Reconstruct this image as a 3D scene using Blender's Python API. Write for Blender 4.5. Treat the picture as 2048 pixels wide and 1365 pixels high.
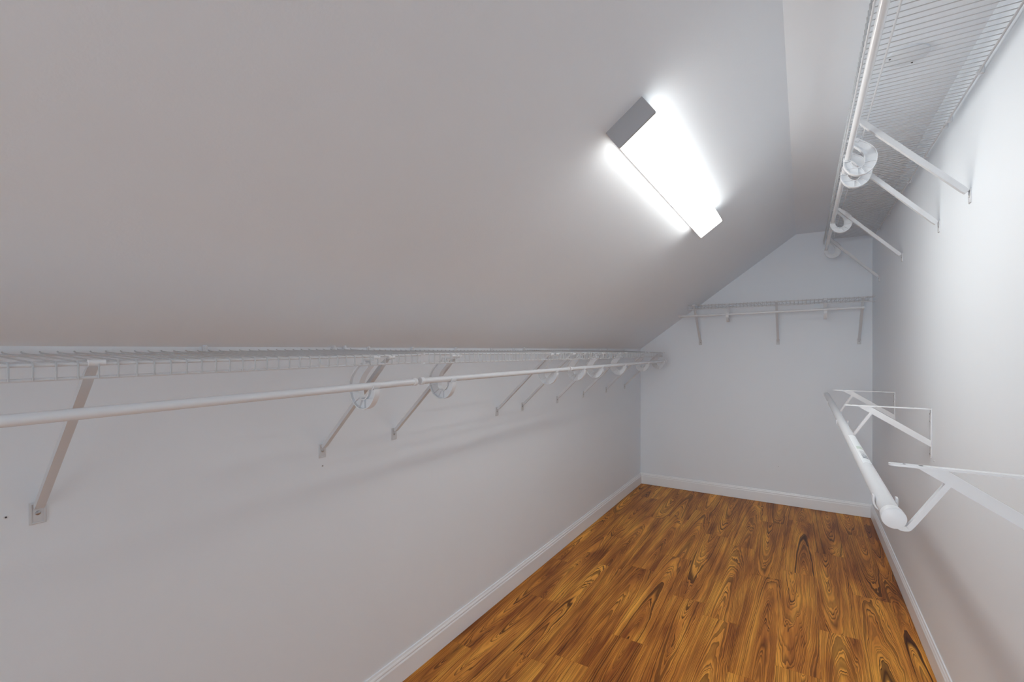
import bpy, bmesh, math, random
from mathutils import Vector, Matrix
from bpy.app import translations as _t

S = bpy.context.scene
for o in list(bpy.data.objects):
    bpy.data.objects.remove(o)
COL = S.collection
random.seed(7)

# ------------------------------------------------------------------ room measures (metres)
CAM_H = 1.23
XL, XR, YB, YF = -1.268, 0.434, 4.293, -1.35
ZK, ZC, XP = 1.237, 2.134, -0.044        # knee wall top, flat ceiling height, x where slope meets flat
SLOPE = math.atan2(ZC - ZK, XP - XL)

# ------------------------------------------------------------------ camera
F_PX = 937.0
cam_d = bpy.data.cameras.new('camera')
cam_d.sensor_fit = 'HORIZONTAL'
cam_d.sensor_width = 36.0
cam_d.lens = F_PX / 2048 * 36.0
cam_d.shift_y = (700.0 - 682.5) / 2048
cam_d.clip_start = 0.02
cam = bpy.data.objects.new('camera', cam_d)
COL.objects.link(cam)
cam.location = (0, 0, CAM_H)
cam.rotation_euler = (math.pi / 2, 0, math.atan2(581, F_PX))
S.camera = cam

# ------------------------------------------------------------------ world, lights, exposure
LAMP = 15.0            # emission of the fluorescent lens
w = bpy.data.worlds.new('world'); S.world = w
w.use_nodes = True
w.node_tree.nodes['Background'].inputs['Color'].default_value = (0.93, 0.96, 1.0, 1)
w.node_tree.nodes['Background'].inputs['Strength'].default_value = 1.0
# added fill lamp just outside the opening behind the camera, not a known source
ld = bpy.data.lights.new('fill_light_near', 'AREA')
ld.shape = 'RECTANGLE'; ld.size = 1.3; ld.size_y = 1.9; ld.energy = 3.0
ld.color = (1.0, 0.985, 0.97)
lo = bpy.data.objects.new('fill_light_near', ld); COL.objects.link(lo)
lo.location = (-0.35, YF - 0.25, 1.05)
lo.rotation_euler = (math.pi / 2, 0, 0)      # shines along +Y
# second added fill lamp, set farther back to brighten the back wall
wd = bpy.data.lights.new('fill_light_far', 'AREA')
wd.shape = 'RECTANGLE'; wd.size = 1.8; wd.size_y = 1.5; wd.energy = 76.0; wd.color = (0.97, 1.0, 1.03)
wo = bpy.data.objects.new('fill_light_far', wd); COL.objects.link(wo)
wo.location = (-0.4, YF - 3.4, 1.35); wo.rotation_euler = (math.pi / 2, 0, 0)
S.view_settings.view_transform = 'Standard'
S.view_settings.look = 'None'
S.view_settings.gamma = 1.0
S.view_settings.use_curve_mapping = False
S.view_settings.exposure = 0.52
S.cycles.max_bounces = 24; S.cycles.diffuse_bounces = 20     # white room: light keeps bouncing

# ------------------------------------------------------------------ materials
def mat(name):
    m = bpy.data.materials.new(name); m.use_nodes = True
    nt = m.node_tree; b = nt.nodes['Principled BSDF']
    return m, nt, b

def paint(name, col, rough=0.55, bump=0.06, scale=260.0, blotch=0.015):
    m, nt, b = mat(name)
    N, Lk = nt.nodes, nt.links
    tc = N.new('ShaderNodeTexCoord')
    n1 = N.new('ShaderNodeTexNoise'); n1.inputs['Scale'].default_value = 2.2; n1.inputs['Detail'].default_value = 4
    Lk.new(tc.outputs['Object'], n1.inputs['Vector'])
    mr = N.new('ShaderNodeMapRange'); mr.inputs['To Min'].default_value = 1 - blotch; mr.inputs['To Max'].default_value = 1 + blotch
    Lk.new(n1.outputs['Fac'], mr.inputs['Value'])
    mx = N.new('ShaderNodeVectorMath'); mx.operation = 'SCALE'; mx.inputs[0].default_value = col[:3]
    Lk.new(mr.outputs['Result'], mx.inputs['Scale'])
    Lk.new(mx.outputs['Vector'], b.inputs['Base Color'])
    b.inputs['Roughness'].default_value = rough
    if bump:
        n2 = N.new('ShaderNodeTexNoise'); n2.inputs['Scale'].default_value = scale; n2.inputs['Detail'].default_value = 2
        Lk.new(tc.outputs['Object'], n2.inputs['Vector'])
        bp = N.new('ShaderNodeBump'); bp.inputs['Strength'].default_value = bump; bp.inputs['Distance'].default_value = 0.002
        Lk.new(n2.outputs['Fac'], bp.inputs['Height']); Lk.new(bp.outputs['Normal'], b.inputs['Normal'])
    return m

M_WALL = paint('wall_paint', (0.806, 0.870, 0.928), 0.5)
M_CEIL = paint('ceiling_paint', (0.806, 0.870, 0.928), 0.75, 0.1, 160)
M_PLATE = paint('old_plate_paint', (0.735, 0.79, 0.84), 0.6, 0.0)
M_TRIM = paint('trim_gloss', (0.86, 0.905, 0.94), 0.3, 0.0)
M_WIRE = paint('white_vinyl_coated_steel', (0.65, 0.68, 0.71), 0.32, 0.0)
M_THIN = paint('vinyl_coated_cross_wire', (0.52, 0.545, 0.57), 0.35, 0.0)
M_ROD = paint('white_enamel', (0.75, 0.785, 0.82), 0.25, 0.0)
M_PLAST = paint('white_plastic', (0.75, 0.785, 0.82), 0.4, 0.0)
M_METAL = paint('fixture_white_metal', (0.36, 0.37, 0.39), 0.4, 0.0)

m, nt, b = mat('zinc_screw'); b.inputs['Base Color'].default_value = (0.45, 0.45, 0.46, 1)
b.inputs['Metallic'].default_value = 1.0; b.inputs['Roughness'].default_value = 0.3; M_SCREW = m
m, nt, b = mat('dark_hole'); b.inputs['Base Color'].default_value = (0.05, 0.05, 0.05, 1); M_HOLE = m

def lens_material(name, k):
    m, nt, b = mat(name)
    N, Lk = nt.nodes, nt.links
    out = [n for n in N if n.type == 'OUTPUT_MATERIAL'][0]
    tc = N.new('ShaderNodeTexCoord'); sp = N.new('ShaderNodeSeparateXYZ'); Lk.new(tc.outputs['Object'], sp.inputs[0])
    # tubes end before the lens does: dimmer last centimetres
    ab = N.new('ShaderNodeMath'); ab.operation = 'ABSOLUTE'; Lk.new(sp.outputs['Y'], ab.inputs[0])
    r = N.new('ShaderNodeMapRange'); r.inputs['From Min'].default_value = 0.53; r.inputs['From Max'].default_value = 0.607
    r.inputs['To Min'].default_value = 1.0; r.inputs['To Max'].default_value = 0.045; Lk.new(ab.outputs[0], r.inputs['Value'])
    # prismatic grain
    ch = N.new('ShaderNodeTexVoronoi'); ch.inputs['Scale'].default_value = 210; ch.inputs['Randomness'].default_value = 0.0
    Lk.new(tc.outputs['Object'], ch.inputs['Vector'])
    r2 = N.new('ShaderNodeMapRange'); r2.inputs['From Max'].default_value = 0.7
    r2.inputs['To Min'].default_value = 1.15; r2.inputs['To Max'].default_value = 0.75; Lk.new(ch.outputs['Distance'], r2.inputs['Value'])
    mu = N.new('ShaderNodeMath'); mu.operation = 'MULTIPLY'; Lk.new(r.outputs[0], mu.inputs[0]); Lk.new(r2.outputs[0], mu.inputs[1])
    m2 = N.new('ShaderNodeMath'); m2.operation = 'MULTIPLY'; m2.inputs[1].default_value = LAMP * k; Lk.new(mu.outputs[0], m2.inputs[0])
    em = N.new('ShaderNodeEmission'); em.inputs['Color'].default_value = (1.03, 1.0, 0.95, 1)
    Lk.new(m2.outputs[0], em.inputs['Strength']); Lk.new(em.outputs[0], out.inputs['Surface'])
    return m
M_LENS = lens_material('prismatic_lens_lit', 1.0)
M_LENS_SIDE = lens_material('prismatic_lens_side_lit', 0.31)   # sides set dimmer to weaken the glow on the ceiling

def wood_material():
    m, nt, b = mat('vinyl_wood_plank')
    N, Lk = nt.nodes, nt.links
    def math_(op, a, c=None, clamp=False):
        n = N.new('ShaderNodeMath'); n.operation = op; n.use_clamp = clamp
        for i, v in enumerate((a, c)):
            if v is None: continue
            if isinstance(v, (int, float)): n.inputs[i].default_value = v
            else: Lk.new(v, n.inputs[i])
        return n.outputs[0]
    def noise(vec, scale, detail=2, rough=0.5, dist=0.0, dim='3D', w=None):
        n = N.new('ShaderNodeTexNoise'); n.noise_dimensions = dim
        n.inputs['Scale'].default_value = scale; n.inputs['Detail'].default_value = detail
        n.inputs['Roughness'].default_value = rough; n.inputs['Distortion'].default_value = dist
        if vec is not None: Lk.new(vec, n.inputs['Vector'])
        if w is not None: Lk.new(w, n.inputs['W'])
        return n.outputs['Fac']
    tc = N.new('ShaderNodeTexCoord'); oi = N.new('ShaderNodeObjectInfo')
    sp = N.new('ShaderNodeSeparateXYZ'); Lk.new(tc.outputs['Object'], sp.inputs[0])
    rnd = oi.outputs['Random']
    seed = math_('MULTIPLY', rnd, 173.0)
    r2 = math_('FRACT', math_('MULTIPLY', rnd, 37.7)); r3 = math_('FRACT', math_('MULTIPLY', rnd, 91.3))
    sgn = math_('SUBTRACT', math_('MULTIPLY', math_('GREATER_THAN', r3, 0.45), 2.0), 1.0)
    x, y = sp.outputs['X'], math_('MULTIPLY', sp.outputs['Y'], sgn)
    # warp field, stretched along the plank
    cb = N.new('ShaderNodeCombineXYZ'); Lk.new(math_('MULTIPLY', x, 11.0), cb.inputs[0]); Lk.new(math_('MULTIPLY', y, 1.9), cb.inputs[1]); Lk.new(seed, cb.inputs[2])
    wa = noise(cb.outputs[0], 1.0, 3, 0.55, 0.3)
    cb2 = N.new('ShaderNodeCombineXYZ'); Lk.new(math_('MULTIPLY', x, 55.0), cb2.inputs[0]); Lk.new(math_('MULTIPLY', y, 5.0), cb2.inputs[1]); Lk.new(seed, cb2.inputs[2])
    wb = noise(cb2.outputs[0], 1.0, 2, 0.5)
    # tangential cut through growth rings -> cathedral arches
    xo = math_('ADD', x, math_('MULTIPLY', math_('SUBTRACT', r2, 0.5), 0.075))
    xo = math_('ADD', xo, math_('MULTIPLY', math_('SUBTRACT', wa, 0.5), 0.035))
    zz = math_('ADD', math_('MULTIPLY', y, 0.055), math_('ADD', math_('ADD', 0.026, math_('MULTIPLY', rnd, 0.012)), math_('MULTIPLY', math_('SUBTRACT', wa, 0.5), 0.034)))
    rr = math_('SQRT', math_('ADD', math_('MULTIPLY', xo, xo), math_('MULTIPLY', zz, zz)))
    rr = math_('ADD', rr, math_('MULTIPLY', math_('SUBTRACT', wb, 0.5), 0.0050))
    t = math_('MULTIPLY', rr, 215.0)
    tt = math_('ADD', t, math_('MULTIPLY', noise(None, 0.35, 2, 0.5, 0, '1D', math_('ADD', t, seed)), 5.0))
    fr = math_('FRACT', tt)
    # ring line: rises slowly, falls sharply
    rise = N.new('ShaderNodeMapRange'); rise.interpolation_type = 'SMOOTHSTEP'; Lk.new(fr, rise.inputs['Value']); rise.inputs['From Min'].default_value = 0.2; rise.inputs['From Max'].default_value = 0.93
    fall = N.new('ShaderNodeMapRange'); fall.interpolation_type = 'SMOOTHSTEP'; Lk.new(fr, fall.inputs['Value']); fall.inputs['From Min'].default_value = 0.93; fall.inputs['From Max'].default_value = 1.0; fall.inputs['To Min'].default_value = 1.0; fall.inputs['To Max'].default_value = 0.0
    line = math_('MULTIPLY', rise.outputs[0], fall.outputs[0])
    sel = noise(None, 0.5, 1, 0.5, 0, '1D', math_('ADD', math_('FLOOR', tt), seed))
    st = N.new('ShaderNodeMapRange'); Lk.new(sel, st.inputs['Value']); st.inputs['From Min'].default_value = 0.3; st.inputs['From Max'].default_value = 0.66; st.inputs['To Min'].default_value = 0.35; st.inputs['To Max'].default_value = 1.0
    line = math_('MULTIPLY', line, st.outputs[0])
    # fine pores
    cb3 = N.new('ShaderNodeCombineXYZ'); Lk.new(math_('MULTIPLY', x, 420.0), cb3.inputs[0]); Lk.new(math_('MULTIPLY', y, 9.0), cb3.inputs[1]); Lk.new(seed, cb3.inputs[2])
    pore = noise(cb3.outputs[0], 1.0, 3, 0.65)
    # broad tone
    cb4 = N.new('ShaderNodeCombineXYZ'); Lk.new(math_('MULTIPLY', x, 16.0), cb4.inputs[0]); Lk.new(math_('MULTIPLY', y, 2.0), cb4.inputs[1]); Lk.new(math_('ADD', seed, 9.0), cb4.inputs[2])
    tone = noise(cb4.outputs[0], 1.0, 2, 0.5)
    toneT = math_('ADD', math_('ADD', math_('MULTIPLY', tone, 1.35), math_('MULTIPLY', pore, 0.62)), math_('MULTIPLY', rnd, 0.12))
    cr = N.new('ShaderNodeValToRGB'); Lk.new(math_('SUBTRACT', toneT, 0.53), cr.inputs['Fac'])
    cr.color_ramp.elements[0].position = 0.2; cr.color_ramp.elements[0].color = (0.29, 0.084, 0.018, 1)
    cr.color_ramp.elements[1].position = 0.78; cr.color_ramp.elements[1].color = (0.93, 0.44, 0.072, 1)
    e = cr.color_ramp.elements.new(0.5); e.color = (0.64, 0.245, 0.040, 1)
    mx = N.new('ShaderNodeMix'); mx.data_type = 'RGBA'; Lk.new(math_('MULTIPLY', line, 1.0, True), mx.inputs['Factor'])
    Lk.new(cr.outputs['Color'], mx.inputs['A']); mx.inputs['B'].default_value = (0.052, 0.012, 0.004, 1)
    Lk.new(mx.outputs['Result'], b.inputs['Base Color'])
    b.inputs['Roughness'].default_value = 0.42
    b.inputs['Specular IOR Level'].default_value = 0.2
    bp = N.new('ShaderNodeBump'); bp.inputs['Strength'].default_value = 0.08; bp.inputs['Distance'].default_value = 0.001
    Lk.new(pore, bp.inputs['Height']); Lk.new(bp.outputs['Normal'], b.inputs['Normal'])
    return m
M_WOOD = wood_material()

# ------------------------------------------------------------------ mesh helpers
def mesh_of(bm, name, mt, smooth=None):
    me = bpy.data.meshes.new(name); 
    bmesh.ops.recalc_face_normals(bm, faces=bm.faces)
    bm.to_mesh(me); bm.free()
    me.materials.append(mt)
    if smooth:
        for p in me.polygons: p.use_smooth = True
        try: me.set_sharp_from_angle(angle=math.radians(smooth))
        except Exception: pass
    return me

def link(name, me, parent=None, M=None):
    o = bpy.data.objects.new(name, me); COL.objects.link(o)
    if parent is not None: o.parent = parent
    if M is not None: o.matrix_local = M
    return o

def thing(name, label, cat, M, group=None):
    o = bpy.data.objects.new(name, None); COL.objects.link(o)
    o.empty_display_size = 0.05
    o.matrix_world = M
    o['label'] = label; o['category'] = cat
    if group: o['group'] = group
    return o

def add_box(bm, c, s, R=None, bev=0.0):
    v = []
    for sx in (-.5, .5):
        for sy in (-.5, .5):
            for sz in (-.5, .5):
                p = Vector((sx * s[0], sy * s[1], sz * s[2]))
                if R is not None: p = R @ p
                v.append(bm.verts.new(p + Vector(c)))
    f = [(0, 1, 3, 2), (4, 6, 7, 5), (0, 4, 5, 1), (2, 3, 7, 6), (0, 2, 6, 4), (1, 5, 7, 3)]
    fs = [bm.faces.new([v[i] for i in q]) for q in f]
    if bev:
        es = list({e for q in fs for e in q.edges})
        bmesh.ops.bevel(bm, geom=es, offset=bev, segments=2, affect='EDGES', profile=0.5)

def add_tube(bm, pts, r, seg=6, cap=True, up=None, ry=None):
    pts = [Vector(p) for p in pts]; rings = []
    prev = None
    for i, p in enumerate(pts):
        if i == 0: t = pts[1] - pts[0]
        elif i == len(pts) - 1: t = pts[-1] - pts[-2]
        else: t = (pts[i + 1] - pts[i]).normalized() + (pts[i] - pts[i - 1]).normalized()
        t.normalize()
        if prev is None:
            a = Vector(up) if up else (Vector((0, 0, 1)) if abs(t.z) < 0.9 else Vector((1, 0, 0)))
        else: a = prev
        a = (a - t * a.dot(t)).normalized(); prev = a
        bb = t.cross(a)
        rx = r[i] if isinstance(r, (list, tuple)) else r
        r2 = ry if ry else rx
        rings.append([bm.verts.new(p + a * (rx * math.cos(2 * math.pi * k / seg)) + bb * (r2 * math.sin(2 * math.pi * k / seg))) for k in range(seg)])
    for i in range(len(rings) - 1):
        for k in range(seg):
            bm.faces.new((rings[i][k], rings[i][(k + 1) % seg], rings[i + 1][(k + 1) % seg], rings[i + 1][k]))
    if cap:
        bm.faces.new(list(reversed(rings[0]))); bm.faces.new(rings[-1])

def add_prism(bm, poly, x0, x1):
    """polygon in (y,z), extruded along x"""
    a = [bm.verts.new((x0, p[0], p[1])) for p in poly]; b_ = [bm.verts.new((x1, p[0], p[1])) for p in poly]
    n = len(poly)
    bm.faces.new(a); bm.faces.new(list(reversed(b_)))
    for i in range(n): bm.faces.new((a[i], b_[i], b_[(i + 1) % n], a[(i + 1) % n]))

def add_band(bm, A, B, x0, x1, closed=False):
    """solid strip between the open polylines A and B (y,z), extruded along x"""
    n = len(A); V = []
    for x in (x0, x1):
        V.append([[bm.verts.new((x, p[0], p[1])) for p in Q] for Q in (A, B)])
    for i in range(n - 1):
        bm.faces.new((V[0][0][i], V[0][0][i + 1], V[0][1][i + 1], V[0][1][i]))
        bm.faces.new((V[1][0][i], V[1][1][i], V[1][1][i + 1], V[1][0][i + 1]))
        bm.faces.new((V[0][0][i], V[1][0][i], V[1][0][i + 1], V[0][0][i + 1]))
        bm.faces.new((V[0][1][i], V[0][1][i + 1], V[1][1][i + 1], V[1][1][i]))
    for i in (0, n - 1):
        bm.faces.new((V[0][0][i], V[0][1][i], V[1][1][i], V[1][0][i]))

def offset_line(P, d):
    out = []
    for i, p in enumerate(P):
        a = P[max(i - 1, 0)]; c = P[min(i + 1, len(P) - 1)]
        t = Vector((c[0] - a[0], c[1] - a[1])).normalized()
        out.append((p[0] - t.y * d, p[1] + t.x * d))
    return out

def smooth_line(P, k=4):
    """Catmull-Rom resample"""
    out = []
    for i in range(len(P) - 1):
        p0 = P[max(i - 1, 0)]; p1 = P[i]; p2 = P[i + 1]; p3 = P[min(i + 2, len(P) - 1)]
        for j in range(k):
            t = j / k
            out.append(tuple(0.5 * ((2 * p1[q]) + (-p0[q] + p2[q]) * t + (2 * p0[q] - 5 * p1[q] + 4 * p2[q] - p3[q]) * t * t + (-p0[q] + 3 * p1[q] - 3 * p2[q] + p3[q]) * t ** 3) for q in (0, 1)))
    out.append(P[-1]); return out

def quad_wall(name, pts, mt, thick, n):
    """solid slab from a polygon, thickened along n (away from the room)"""
    bm = bmesh.new(); n = Vector(n) * thick
    a = [bm.verts.new(p) for p in pts]; b_ = [bm.verts.new(Vector(p) + n) for p in pts]
    bm.faces.new(a); bm.faces.new(list(reversed(b_)))
    for i in range(len(a)): bm.faces.new((a[i], b_[i], b_[(i + 1) % len(a)], a[(i + 1) % len(a)]))
    o = link(name, mesh_of(bm, name, mt)); o['kind'] = 'structure'
    return o

# ------------------------------------------------------------------ setting
bm = bmesh.new(); add_box(bm, ((XL + XR) / 2, (YF + YB) / 2, -0.053), (XR - XL + .2, YB - YF + .2, .1))
floor = link('floor', mesh_of(bm, 'floor', M_HOLE)); floor['kind'] = 'structure'
# planks: columns 0.152 wide, planks 0.925 long, staggered
cols = [(-1.268, -1.156, 1.55), (-1.156, -1.004, 2.052), (-1.004, -.852, 2.55), (-.852, -.70, 1.698), (-.70, -.548, 1.950),
        (-.548, -.396, 2.422), (-.396, -.244, 2.313), (-.244, -.092, 2.880), (-.092, .06, 2.092), (.06, .212, 2.462),
        (.212, .364, 2.902), (.364, .434, 2.25)]
PL = .925; G = .00035
plank_meshes = {}
for (x0, x1, j) in cols:
    y = j
    while y > YF: y -= PL
    while y < YB:
        a, c = max(y, YF), min(y + PL, YB)
        if c - a > 0.01:
            key = (round(x1 - x0, 3), round(c - a, 3))
            if key not in plank_meshes:
                bm = bmesh.new(); add_box(bm, (0, 0, -.002), (x1 - x0 - G, c - a - G, .004))
                plank_meshes[key] = mesh_of(bm, 'plank', M_WOOD)
            link('plank', plank_meshes[key], floor, Matrix.Translation(((x0 + x1) / 2, (a + c) / 2, 0.0)))
        y += PL

T = .1
quad_wall('wall_left', [(XL, YF, 0), (XL, YB, 0), (XL, YB, ZK), (XL, YF, ZK)], M_WALL, T, (-1, 0, 0))
quad_wall('wall_right', [(XR, YF, 0), (XR, YB, 0), (XR, YB, ZC), (XR, YF, ZC)], M_WALL, T, (1, 0, 0))
quad_wall('wall_back', [(XL - T, YB, 0), (XR + T, YB, 0), (XR + T, YB, ZC + T), (XP, YB, ZC + T), (XL - T, YB, ZK + .03)], M_WALL, T, (0, 1, 0))
sn = Vector((-math.sin(SLOPE), 0, math.cos(SLOPE)))
quad_wall('ceiling_slope', [(XL, YF, ZK), (XL, YB, ZK), (XP, YB, ZC), (XP, YF, ZC)], M_CEIL, T, sn)
quad_wall('ceiling', [(XP, YF, ZC), (XP, YB, ZC), (XR, YB, ZC), (XR, YF, ZC)], M_CEIL, T, (0, 0, 1))
# front wall behind the camera with a doorway added to let in fill light
DX0, DX1, DH = -0.66, 0.20, 1.68
def front(name, pts): return quad_wall(name, pts, M_WALL, T, (0, -1, 0))
zs = lambda x: ZK + (x - XL) * math.tan(SLOPE)
front('wall_front', [(XL, YF, 0), (DX0, YF, 0), (DX0, YF, zs(DX0)), (XL, YF, ZK)])
front('wall_front', [(DX1, YF, 0), (XR, YF, 0), (XR, YF, ZC), (DX1, YF, ZC)])
front('wall_front', [(DX0, YF, DH), (DX1, YF, DH), (DX1, YF, ZC), (XP, YF, ZC), (DX0, YF, zs(DX0))])
bm = bmesh.new()
for sx in (DX0, DX1): add_box(bm, (sx + (.035 if sx > 0 else -.035), YF + .009, DH / 2 + .03), (.07, .018, DH + .06), bev=.003)
add_box(bm, ((DX0 + DX1) / 2, YF + .009, DH + .035), (DX1 - DX0 + .14, .018, .07), bev=.003)
o = link('trim_1', mesh_of(bm, 'trim', M_TRIM)); o['kind'] = 'structure'

# baseboards: flat face, stepped cap
BP = [(0, .002), (.0115, .002), (.0115, .072), (.0085, .078), (.0100, .083), (.0085, .0875), (.0060, .0905), (.0045, .098), (0, .0985)]
def baseboard(name, p0, p1, n):
    bm = bmesh.new(); n = Vector(n)
    A = [bm.verts.new(Vector(p0) + n * q[0] + Vector((0, 0, q[1]))) for q in BP]
    B = [bm.verts.new(Vector(p1) + n * q[0] + Vector((0, 0, q[1]))) for q in BP]
    k = len(BP)
    bm.faces.new(A); bm.faces.new(list(reversed(B)))
    for i in range(k): bm.faces.new((A[i], B[i], B[(i + 1) % k], A[(i + 1) % k]))
    o = link(name, mesh_of(bm, name, M_TRIM)); o['kind'] = 'structure'
baseboard('baseboard_left', (XL, YF, 0), (XL, YB - .0117, 0), (1, 0, 0))
baseboard('baseboard_right', (XR, YF, 0), (XR, YB - .0117, 0), (-1, 0, 0))
baseboard('baseboard_back', (XL, YB, 0), (XR, YB, 0), (0, -1, 0))

# ------------------------------------------------------------------ wall frames: local x along the wall, y out of it, z up
def frame(o, x, y):
    x = Vector(x).normalized(); y = Vector(y); y = (y - x * y.dot(x)).normalized(); z = x.cross(y)
    M = Matrix((x, y, z)).transposed().to_4x4(); M.translation = Vector(o); return M
def FL(y, z, tilt=0.0, along=0.0): return frame((XL, y, z), (0, -1, along), (1, 0, tilt))
def FR(y, z, tilt=0.0, along=0.0): return frame((XR, y, z), (0, 1, along), (-1, 0, tilt))
def FB(x, z, tilt=0.0, along=0.0): return frame((x, YB, z), (-1, 0, along), (0, -1, tilt))

# ------------------------------------------------------------------ wire shelves
DEEP = .305
def wire_mesh(lip):
    bm = bmesh.new()
    add_tube(bm, [(0, .006, .0035), (0, .014, .001), (0, .285, .001), (0, DEEP - .004, .0005), (0, DEEP, -.004), (0, DEEP, -lip)], .00135, 6)
    return mesh_of(bm, 'cross_wire', M_THIN, 60)
WIRES = {}
def long_rod(name, L, y, z, r, parent, caps=True):
    bm = bmesh.new(); add_tube(bm, [(0, y, z), (L, y, z)], r, 12)
    o = link(name, mesh_of(bm, name, M_WIRE, 50), parent)
    if caps:
        for x in (-.004, L + .001):
            bm = bmesh.new(); add_tube(bm, [(x, y, z), (x + .0006, y, z), (x + .0024, y, z), (x + .003, y, z)], [r * .8, r * 1.35, r * 1.35, r * .8], 12)
            link('rod_cap', mesh_of(bm, 'rod_cap', M_PLAST, 50), o)
    return o
bm = bmesh.new()
add_box(bm, (0, .004, .004), (.010, .008, .022), bev=.0015); add_tube(bm, [(0, .006, -.002), (0, .017, -.004)], .0055, 10)
add_tube(bm, [(0, .007, .010), (0, .0105, .010)], .0042, 10)
CLIP_ME = mesh_of(bm, 'wall_clip', M_PLAST, 40)
def wire_shelf(label, M, L, lip, clips, group, phase=.0127, wall_clips=True):
    t = thing('wire_shelf', label, 'shelf', M, group)
    if lip not in WIRES: WIRES[lip] = wire_mesh(lip)
    n = int((L - phase) / .0254) + 1
    for i in range(n):
        link('cross_wire', WIRES[lip], t, Matrix.Translation((phase + i * .0254, 0, 0)))
    long_rod('front_rod', L, DEEP - .0045, -.0036, .0030, t)
    long_rod('lip_rod', L, DEEP - .0040, -lip + .001, .0027, t)
    long_rod('middle_rod', L, .246, -.0034, .0026, t)
    long_rod('back_rod', L, .012, -.0030, .0027, t)
    for c in clips: link('wall_clip', CLIP_ME, t, Matrix.Translation((c, 0, 0)))
    return t

# ------------------------------------------------------------------ angled support braces
def strut_mesh(drop, wd=.014, th=.0155):
    bm = bmesh.new()
    a = Vector((0, .0085, -drop + .013)); c = Vector((0, .268, -.024))
    d = (c - a).normalized(); n = Vector((0, -d.z, d.y))
    P = [(a, .8), (a + d * .012, 1.0), (c - d * .02, 1.0), (c, .8), (Vector((0, .284, -.0100)), .45), (Vector((0, .296, -.0080)), .3)]
    A = [((p + n * th * .5 * k).y, (p + n * th * .5 * k).z) for p, k in P]; B = [((p - n * th * .5 * k).y, (p - n * th * .5 * k).z) for p, k in P]
    add_band(bm, A, B, -wd / 2, wd / 2)
    es = [e for e in bm.edges if len(e.link_faces) == 2 and e.calc_face_angle(0) > 1.2]
    bmesh.ops.bevel(bm, geom=es, offset=.0022, segments=2, affect='EDGES', profile=0.5)
    return mesh_of(bm, 'strut', M_WIRE, 50)
def foot_mesh():
    bm = bmesh.new()
    add_box(bm, (0, .0012, 0), (.025, .0024, .043), bev=.001)
    for (c, s) in (((0, .0028, .0185), (.021, .0016, .003)), ((0, .0028, -.0185), (.021, .0016, .003)), ((.0098, .0028, 0), (.003, .0016, .036)), ((-.0098, .0028, 0), (.003, .0016, .036))):
        add_box(bm, c, s, bev=.0006)
    return mesh_of(bm, 'foot_plate', M_WIRE, 40)
def screw_mesh():
    bm = bmesh.new()
    add_tube(bm, [(0, .0020, 0), (0, .0036, 0), (0, .0048, 0)], [.0042, .0040, .0022], 12)
    return mesh_of(bm, 'screw', M_SCREW, 40)
def head_mesh():
    bm = bmesh.new()
    add_tube(bm, [(-.011, DEEP - .0045, -.0036), (.011, DEEP - .0045, -.0036)], .0052, 10)
    add_box(bm, (0, .292, -.0075), (.013, .018, .004), bev=.001)
    return mesh_of(bm, 'head_clip', M_PLAST, 40)
FOOT, SCREW, HEAD = foot_mesh(), screw_mesh(), head_mesh()
STRUTS = {}
def brace(label, M, drop, group, wd=.014, th=.0155):
    t = thing('shelf_brace', label, 'bracket', M, group)
    k = (drop, wd, th)
    if k not in STRUTS: STRUTS[k] = strut_mesh(drop, wd, th)
    link('strut', STRUTS[k], t)
    f = link('foot_plate', FOOT, t, Matrix.Translation((0, 0, -drop)))
    s = link('screw', SCREW, f); s['label'] = 'small metal screw head'
    link('head_clip', HEAD, t)
    return t

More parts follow.
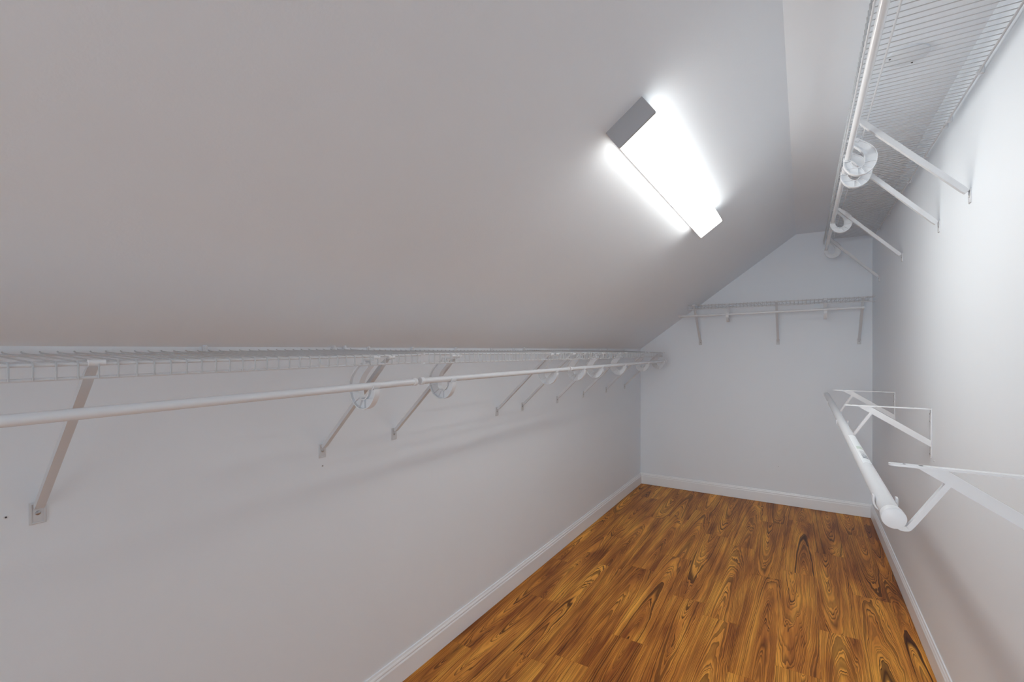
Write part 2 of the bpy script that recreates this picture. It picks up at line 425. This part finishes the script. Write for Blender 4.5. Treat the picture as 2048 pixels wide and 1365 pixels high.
# ------------------------------------------------------------------ J-shaped plastic rod hooks
OUT = smooth_line([(.302, -.088), (.301, -.106), (.285, -.131), (.262, -.142), (.24, -.140), (.221, -.127), (.210, -.107), (.206, -.083), (.213, -.058), (.235, -.033), (.268, -.011)], 3)
INN = smooth_line([(.2835, -.090), (.281, -.103), (.272, -.114), (.262, -.119), (.252, -.118), (.244, -.111), (.240, -.100), (.240, -.083), (.246, -.065), (.259, -.046), (.280, -.026)], 3)
ROD_Y, ROD_Z, ROD_R = .2920, -.078, .0095
def hook_meshes():
    W = .0095
    bm = bmesh.new(); add_band(bm, OUT, INN, -.0012, .0012)
    web = mesh_of(bm, 'web', M_PLAST)
    bm = bmesh.new(); add_band(bm, OUT, offset_line(OUT, .0026), -W, W)
    orim = mesh_of(bm, 'outer_rim', M_PLAST, 40)
    bm = bmesh.new(); add_band(bm, INN, offset_line(INN, -.0024), -W, W)
    irim = mesh_of(bm, 'inner_rim', M_PLAST, 40)
    ribs = []
    n = len(OUT)
    for (i, j) in ((4, 7), (9, 9), (12, 12), (15, 15), (19, 18)):
        a, c = OUT[i], INN[j]
        d = Vector((c[0] - a[0], c[1] - a[1])).normalized(); p = Vector((-d.y, d.x)) * .0008
        bm = bmesh.new(); add_prism(bm, [(a[0] + p.x, a[1] + p.y), (a[0] - p.x, a[1] - p.y), (c[0] - p.x, c[1] - p.y), (c[0] + p.x, c[1] + p.y)], -W + .0015, W - .0015)
        ribs.append(mesh_of(bm, 'rib', M_PLAST))
    # cradle under the rod
    bm = bmesh.new()
    A = [(ROD_Y + (ROD_R + .0008) * math.cos(a), ROD_Z + (ROD_R + .0008) * math.sin(a)) for a in [math.radians(-190 + 200 * k / 14) for k in range(15)]]
    B = [(ROD_Y + (ROD_R + .0034) * math.cos(a), ROD_Z + (ROD_R + .0034) * math.sin(a)) for a in [math.radians(-190 + 200 * k / 14) for k in range(15)]]
    add_band(bm, A, B, -.0115, .0115)
    cradle = mesh_of(bm, 'cradle', M_PLAST, 40)
    bm = bmesh.new()
    add_box(bm, (0, .281, -.0105), (.018, .044, .004), bev=.001)
    add_tube(bm, [(-.0105, DEEP - .0045, -.0036), (.0105, DEEP - .0045, -.0036)], .0056, 12)
    add_box(bm, (0, .262, -.016), (.018, .012, .014), Matrix.Rotation(math.radians(38), 3, 'X'), bev=.002)
    saddle = mesh_of(bm, 'saddle_clip', M_PLAST, 40)
    return web, orim, irim, ribs, cradle, saddle
HK = hook_meshes()
def rod_hook(label, M, group):
    t = thing('rod_hook', label, 'hook', M, group)
    link('web', HK[0], t); link('outer_rim', HK[1], t); link('inner_rim', HK[2], t)
    for r in HK[3]: link('rib', r, t)
    link('cradle', HK[4], t); link('saddle_clip', HK[5], t)
    return t

def closet_rod(label, p0, p1, r, group=None, cap0=True, cap1=True, capr=1.22, capl=.011):
    p0, p1 = Vector(p0), Vector(p1); d = p1 - p0; L = d.length; x = d.normalized()
    M = frame(p0, x, Vector((0, 0, 1)).cross(x))
    t = thing('closet_rod', label, 'rod', M, group)
    bm = bmesh.new(); add_tube(bm, [(0, 0, 0), (L, 0, 0)], r, 32)
    link('tube', mesh_of(bm, 'tube', M_ROD, 40), t)
    for on, x0, s in ((cap0, 0, 1), (cap1, L, -1)):
        if on:
            R = r * capr
            bm = bmesh.new(); add_tube(bm, [(x0 + s * capl, 0, 0), (x0 + s * capl * .96, 0, 0), (x0, 0, 0), (x0 - s * .0012, 0, 0), (x0 - s * .002, 0, 0)], [r, R * .97, R, R * .975, R * .9], 32)
            link('end_cap', mesh_of(bm, 'end_cap', M_PLAST, 35), t)
    return t

# ---- left wall
gS = 'wire shelves along the low left wall'; gB = 'angled braces under the left wall shelves'; gH = 'rod hooks under the left wall shelves'; gR = 'rods under the left wall shelves'
def ls(label, y0, y1, zb, zf0, zf1, lip, clips):
    # y1 = far end, origin at the far end, x runs to the camera
    L = y1 - y0
    zf = zf0   # front height at near end y0
    tilt = ((zf0 + zf1) / 2 - zb) / DEEP
    along = (zf0 - zf1) / L
    zo = zb + (zf1 - (zf0 + zf1) / 2)
    return wire_shelf(label, FL(y1, zo, tilt, along), L, lip, [y1 - c for c in clips], gS)
ls('nearest wire shelf on the left wall, running out of the frame at left', -.35, 1.040, 1.2235, 1.205, 1.218, .0265, [.10, .588, .964, 1.005])
ls('middle wire shelf on the left wall, between the near and the far shelf', 1.062, 2.105, 1.2245, 1.221, 1.2165, .033, [1.105, 1.317, 1.58, 1.85, 2.05])
ls('far wire shelf on the left wall, ending short of the back wall', 2.115, 3.880, 1.2225, 1.216, 1.207, .034, [2.16, 2.74, 3.27, 3.41, 3.80])
ords = ['nearest', 'second', 'third', 'fourth', 'fifth', 'sixth', 'seventh', 'farthest']
feet = [.289, .926, 1.226, 1.903, 2.147, 2.565, 2.962, 3.400, 3.835]
fz = [.912, .916, .923, .929, .928, .927, .927, .926, .924]
bl = ['nearest slanted brace on the left wall, its foot plate at the lower left',
      'second nearest slanted brace on the left wall, just behind the near rod hook',
      'slanted brace on the left wall by the gap between near and middle rod',
      'slanted brace on the left wall under the middle shelf, fourth from the camera',
      'slanted brace on the left wall by the far end of the middle rod',
      'slanted brace on the left wall under the far shelf, sixth from the camera',
      'slanted brace on the left wall under the far shelf, seventh from the camera',
      'slanted brace on the left wall, last but one before the back wall',
      'farthest slanted brace on the left wall, next to the back corner']
for y, z, l in zip(feet, fz, bl):
    zt = 1.213
    brace(l, FL(y, zt), round(zt - z, 3), gB, .0145, .0105)
hys = [.872, 1.198, 1.955, 2.28, 2.54, 2.945, 3.475, 3.93]
hl = ['nearest white plastic rod hook on the left wall, at the end of the near shelf',
      "second plastic rod hook on the left wall, at the middle shelf's near end",
      "third plastic rod hook on the left wall, near the middle rod's far end",
      'rod hook on the left wall just beyond the far rod end cap',
      'fifth rod hook from the camera on the left wall, under the far shelf',
      'sixth rod hook from the camera on the left wall, under the far shelf',
      'seventh rod hook from the camera on the left wall, under the far shelf',
      'last rod hook on the left wall, next to the back corner']
for y, l in zip(hys, hl): rod_hook(l, FL(y, 1.213), gH)
RX = XL + ROD_Y
closet_rod('nearest white hanging rod on the left wall, entering the frame at left', (RX, -.40, 1.122), (RX, 1.030, 1.135), ROD_R, gR)
closet_rod('middle white hanging rod on the left wall, with grey round end cap facing the camera', (RX, 1.052, 1.136), (RX, 2.095, 1.135), ROD_R, gR)
closet_rod('far white hanging rod on the left wall, reaching towards the back corner', (RX, 2.115, 1.135), (RX, 4.00, 1.136), ROD_R, gR)

# ---- right wall, high shelf
gS = 'wire shelves high on the right wall'; gB = 'braces under the high right shelves'; gH = 'rod hooks under the high right shelves'; gR = 'rods under the high right shelves'
ZR = 2.015
wire_shelf('near wire shelf high on the right wall, cut off by the top of the frame', FR(.55, ZR), 1.615, .031, [.25, .75, 1.267, 1.597], gS)
wire_shelf('far wire shelf high on the right wall, reaching towards the back wall', FR(2.180, ZR + .002, 0, .003), 1.88, .031, [.025, .324, .67, 1.29, 1.70], gS)
for y, z, l in ((1.943, 1.697, 'nearest and widest slanted brace high on the right wall'), (2.325, 1.690, 'second slanted brace high on the right wall, starting behind the paired hooks'),
                (3.086, 1.702, 'third slanted brace high on the right wall, through the single round hook'), (3.927, 1.704, 'farthest thin slanted brace high on the right wall, by the back corner')):
    brace(l, FR(y, ZR), round(ZR - z, 3), gB, .016)
for y, l in ((2.135, 'near hook of the overlapping pair high on the right wall'), (2.285, 'rear hook of the overlapping pair high on the right wall, lower in the photo'),
             (3.13, 'single rod hook with an open oval hole high on the right wall'), (3.96, 'faint far rod hook high on the right wall by the back corner')):
    rod_hook(l, FR(y, ZR), gH)
RX = XR - ROD_Y
closet_rod('near white hanging rod under the high right shelf, ending in the first hook', (RX, .5, ZR + ROD_Z), (RX, 2.165, ZR + ROD_Z), ROD_R, gR)
closet_rod('far white hanging rod under the high right shelf, beyond the paired hooks', (RX, 2.235, ZR + ROD_Z), (RX, 4.02, ZR + ROD_Z), ROD_R, gR)

# ---- back wall shelf
ZB = 1.594
wire_shelf('wire shelf across the back wall, sloping ceiling at its left end', FB(.417, ZB + .001, 0, -.004), 1.215, .036, [.045, .40, .78, 1.15], 'wire shelf on the back wall')
for x, l in ((-.748, 'left slanted brace on the back wall near the sloped ceiling'), (-.166, 'middle upright brace on the back wall'), (.355, 'right brace on the back wall next to the corner')):
    brace(l, FB(x, ZB), .302, 'braces on the back wall', .016)
for x, l in ((-.50, 'left rod hook under the back wall shelf'), (.138, 'right rod hook under the back wall shelf')):
    rod_hook(l, FB(x, ZB), 'rod hooks on the back wall')
closet_rod('white hanging rod under the back wall shelf', (-.866, YB - ROD_Y, ZB - .092), (.359, YB - ROD_Y, ZB - .073), ROD_R * .95)

# ------------------------------------------------------------------ heavy brackets and thick rod on the right wall
LRX, LRZ, LRR = .145, .915, .0163
ZT = .997
def shelf_rod_bracket(label, y, screws):
    t = thing('rod_bracket', label, 'bracket', FR(y, ZT), 'triangular brackets on the right wall')
    # top arm: strip with rounded tip and rolled edges
    bm = bmesh.new()
    n = 8; W = .0085; tip = .2835
    pts = [(W, 0)] + [(W * math.cos(a), tip - W + W * math.sin(a)) for a in [math.pi * k / n for k in range(n + 1)]] + [(-W, 0)]
    a = [bm.verts.new((p[0], p[1], 0)) for p in pts]; c = [bm.verts.new((p[0], p[1], -.0045)) for p in pts]
    bm.faces.new(a); bm.faces.new(list(reversed(c)))
    for i in range(len(pts)): bm.faces.new((a[i], a[(i + 1) % len(pts)], c[(i + 1) % len(pts)], c[i]))
    arm = link('top_arm', mesh_of(bm, 'top_arm', M_ROD, 40), t)
    for yy, r in ((.258, .0024), (.232, .0038), (.055, .0026)):
        bm = bmesh.new(); add_tube(bm, [(0, yy, -.001), (0, yy, .0003)], r, 12)
        h = link('screw_hole', mesh_of(bm, 'screw_hole', M_HOLE), arm); h['label'] = 'dark screw hole'
    # wall plate
    bm = bmesh.new(); add_box(bm, (0, .0018, -.0975), (.017, .0036, .195), bev=.0008)
    pl = link('wall_plate', mesh_of(bm, 'wall_plate', M_ROD, 40), t)
    for z in screws:
        s = link('screw', SCREW, pl, Matrix.Translation((0, .0012, z))); s['label'] = 'small metal screw head'
    # diagonal channel
    bm = bmesh.new()
    add_prism(bm, [(.238, -.0045), (.192, -.0045), (.0036, -.1255), (.0036, -.151), (.190, -.034)], -.0060, .0060)
    link('diagonal_brace', mesh_of(bm, 'diagonal_brace', M_ROD, 30), t)
    # hook arm: a stout strap that leaves the diagonal and curls in under the rod
    cy, cz = XR - LRX, LRZ - ZT
    R1 = LRR + .0012
    P = smooth_line([(.186, -.022), (.2165, -.072), (.247, -.122), (.256, -.130), (.267, -.128), (.278, -.113), (cy - .002, cz - R1 - .0035)], 4)
    bm = bmesh.new(); add_band(bm, offset_line(P, .0050), offset_line(P, -.0050), -.0062, .0062)
    link('hook_arm', mesh_of(bm, 'hook_arm', M_ROD, 40), t)
    arc = [(cy + s_ * R1, cz + .012) for s_ in (-1,)] + [(cy + R1 * math.cos(a), cz + R1 * math.sin(a)) for a in [math.radians(180 + 180 * k / 14) for k in range(15)]] + [(cy + R1, cz + .012)]
    bm = bmesh.new(); add_band(bm, arc, offset_line(arc, -.0034), -.0075, .0075)
    link('rod_cup', mesh_of(bm, 'rod_cup', M_PLAST, 40), t)
    return t
shelf_rod_bracket('nearest triangular bracket on the right wall, cut by the right frame edge', 1.232, (-.03, -.06, -.18))
shelf_rod_bracket('middle triangular bracket low on the right wall', 2.452, (-.022, -.052, -.180))
shelf_rod_bracket('far triangular bracket on the right wall by the back corner', 3.314, (-.022, -.052, -.180))
rod = closet_rod('thick white rod with round end caps on the low right wall brackets', (LRX, 1.120, LRZ), (LRX, 3.96, LRZ), LRR, None, capr=1.2, capl=.022)
# sticker on the rod (local x along rod)
def sticker_mesh(name, x0, x1, a0, a1, rr, mt, n=10):
    bm = bmesh.new(); uv = bm.loops.layers.uv.new('UVMap'); V = []
    for i in range(n + 1):
        a = math.radians(a0 + (a1 - a0) * i / n)
        V.append([bm.verts.new((x, rr * math.sin(a), rr * math.cos(a))) for x in (x0, x1)])
    for i in range(n):
        f = bm.faces.new((V[i][0], V[i][1], V[i + 1][1], V[i + 1][0]))
        for l, c in zip(f.loops, ((0, i / n), (1, i / n), (1, (i + 1) / n), (0, (i + 1) / n))): l[uv].uv = c
    return mesh_of(bm, name, mt, 60)
def flat(name, c, rough=.4):
    m, nt, b = mat(name); b.inputs['Base Color'].default_value = (*c, 1); b.inputs['Roughness'].default_value = rough; return m
def picture_mat():
    m, nt, b = mat('sticker_picture'); N, Lk = nt.nodes, nt.links
    uv = N.new('ShaderNodeUVMap'); n = N.new('ShaderNodeTexNoise'); n.inputs['Scale'].default_value = 4; n.inputs['Detail'].default_value = 4
    Lk.new(uv.outputs[0], n.inputs['Vector'])
    sp = N.new('ShaderNodeSeparateXYZ'); Lk.new(uv.outputs[0], sp.inputs[0])
    a = N.new('ShaderNodeMath'); a.operation = 'MULTIPLY_ADD'; Lk.new(sp.outputs['X'], a.inputs[0]); a.inputs[1].default_value = -.6; Lk.new(n.outputs['Fac'], a.inputs[2])
    cr = N.new('ShaderNodeValToRGB'); Lk.new(a.outputs[0], cr.inputs[0])
    cr.color_ramp.elements[0].position = -.0; cr.color_ramp.elements[0].color = (.62, .65, .68, 1)
    cr.color_ramp.elements[1].position = .55; cr.color_ramp.elements[1].color = (.16, .19, .23, 1)
    e = cr.color_ramp.elements.new(.25); e.color = (.42, .45, .49, 1)
    Lk.new(cr.outputs[0], b.inputs['Base Color']); return m
M_STK = flat('sticker_paper', (.755, .80, .835)); M_GRN = flat('sticker_green_print', (.50, .60, .54)); M_PIC = picture_mat()
# roll angle: + towards local y
sgn = 1 if (rod.matrix_world.to_3x3() @ Vector((0, 1, 0))).x > 0 else -1
ST0 = 1.205
stk = link('sticker', sticker_mesh('sticker', .43, .90, sgn * -30, sgn * 42, LRR + .0003, M_STK), rod); stk['label'] = 'pale product sticker with green lettering and a small picture'
link('green_print', sticker_mesh('green_print', .63, .675, sgn * -16, sgn * 34, LRR + .0005, M_GRN), stk)
link('picture', sticker_mesh('picture', .485, .60, sgn * -10, sgn * 38, LRR + .0005, M_PIC), stk)

# ------------------------------------------------------------------ fluorescent fixture on the sloped ceiling
U0, FW, FY0, FY1, FD = 1.062, .124, 1.235, 2.457, .062
du = Vector((math.cos(SLOPE), 0, math.sin(SLOPE)))
org = Vector((XL, (FY0 + FY1) / 2, ZK)) + du * U0
Mf = Matrix((du, Vector((0, 1, 0)), du.cross(Vector((0, 1, 0))))).transposed().to_4x4(); Mf.translation = org
fx = thing('ceiling_light', 'long fluorescent wraparound light on the sloped ceiling', 'light', Mf)
Lf = FY1 - FY0; hw = FW / 2
bm = bmesh.new(); add_box(bm, (0, 0, -.0065), (FW - .001, Lf - .012, .013))
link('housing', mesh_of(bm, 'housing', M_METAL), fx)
def endcap(y, s):
    bm = bmesh.new()
    prof = [(-hw, 0), (-hw, -.0595), (-hw + .003, -.0625), (hw - .003, -.0625), (hw, -.0595), (hw, 0)]
    a = [bm.verts.new((p[0], y, p[1])) for p in prof]; c = [bm.verts.new((p[0], y + s * .006, p[1])) for p in prof]
    bm.faces.new(a); bm.faces.new(list(reversed(c)))
    for i in range(6): bm.faces.new((a[i], c[i], c[(i + 1) % 6], a[(i + 1) % 6]))
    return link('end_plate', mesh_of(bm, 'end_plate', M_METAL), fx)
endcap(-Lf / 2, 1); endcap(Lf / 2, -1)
bm = bmesh.new()
q = hw - .0012
prof = [(-q, -.0132), (-q, -.0560), (-q + .0010, -.0590), (-q + .0040, -.0605), (q - .0040, -.0605), (q - .0010, -.0590), (q, -.0560), (q, -.0132)]
R0 = [bm.verts.new((p[0], -Lf / 2 + .0062, p[1])) for p in prof]; R1 = [bm.verts.new((p[0], Lf / 2 - .0062, p[1])) for p in prof]
for i in range(8): bm.faces.new((R0[i], R0[(i + 1) % 8], R1[(i + 1) % 8], R1[i]))
bm.faces.new(R0); bm.faces.new(list(reversed(R1)))
me = mesh_of(bm, 'lens', M_LENS); me.materials.append(M_LENS_SIDE)
for p in me.polygons:
    if abs(p.normal.z) < 0.5: p.material_index = 1
ln = link('lens', me, fx); ln['label'] = 'glowing prismatic plastic lens'

# ------------------------------------------------------------------ small things
bm = bmesh.new(); add_tube(bm, [(0, 0, 0), (0, 0, -.005), (0, 0, -.007)], [.055, .055, .052], 40)
cp = thing('cover_plate', 'flat round white plate on the ceiling, seen through the high shelf wires', 'cover plate', Matrix.Translation((.272, 1.856, ZC)))
link('disc', mesh_of(bm, 'disc', M_PLATE, 40), cp)
for p in ((-.043, -.012), (.018, .043)):
    bm = bmesh.new(); add_tube(bm, [(p[0], p[1], -.0068), (p[0], p[1], -.0085)], .0028, 10)
    link('screw', mesh_of(bm, 'screw', M_HOLE, 40), cp)
def anchor(label, M, r=.0035):
    t = thing('wall_anchor', label, 'wall anchor', M, 'empty wall anchors')
    bm = bmesh.new(); add_tube(bm, [(0, 0, 0), (0, .0012, 0)], r, 14); link('collar', mesh_of(bm, 'collar', M_PLAST, 40), t)
    bm = bmesh.new(); add_tube(bm, [(0, .0006, 0), (0, .0014, 0)], r * .5, 10); link('hole', mesh_of(bm, 'hole', M_HOLE, 40), t)
anchor('empty wall anchor beside the nearest brace foot at the left edge', FL(.246, .916))
anchor('empty wall anchor just below the second brace foot on the left wall', FL(.927, .869))
anchor('empty wall anchor below the middle triangular bracket on the right wall', FR(2.405, .797), .003)
anchor('empty wall anchor on the lower back wall above the baseboard', FB(-.163, .30), .003)
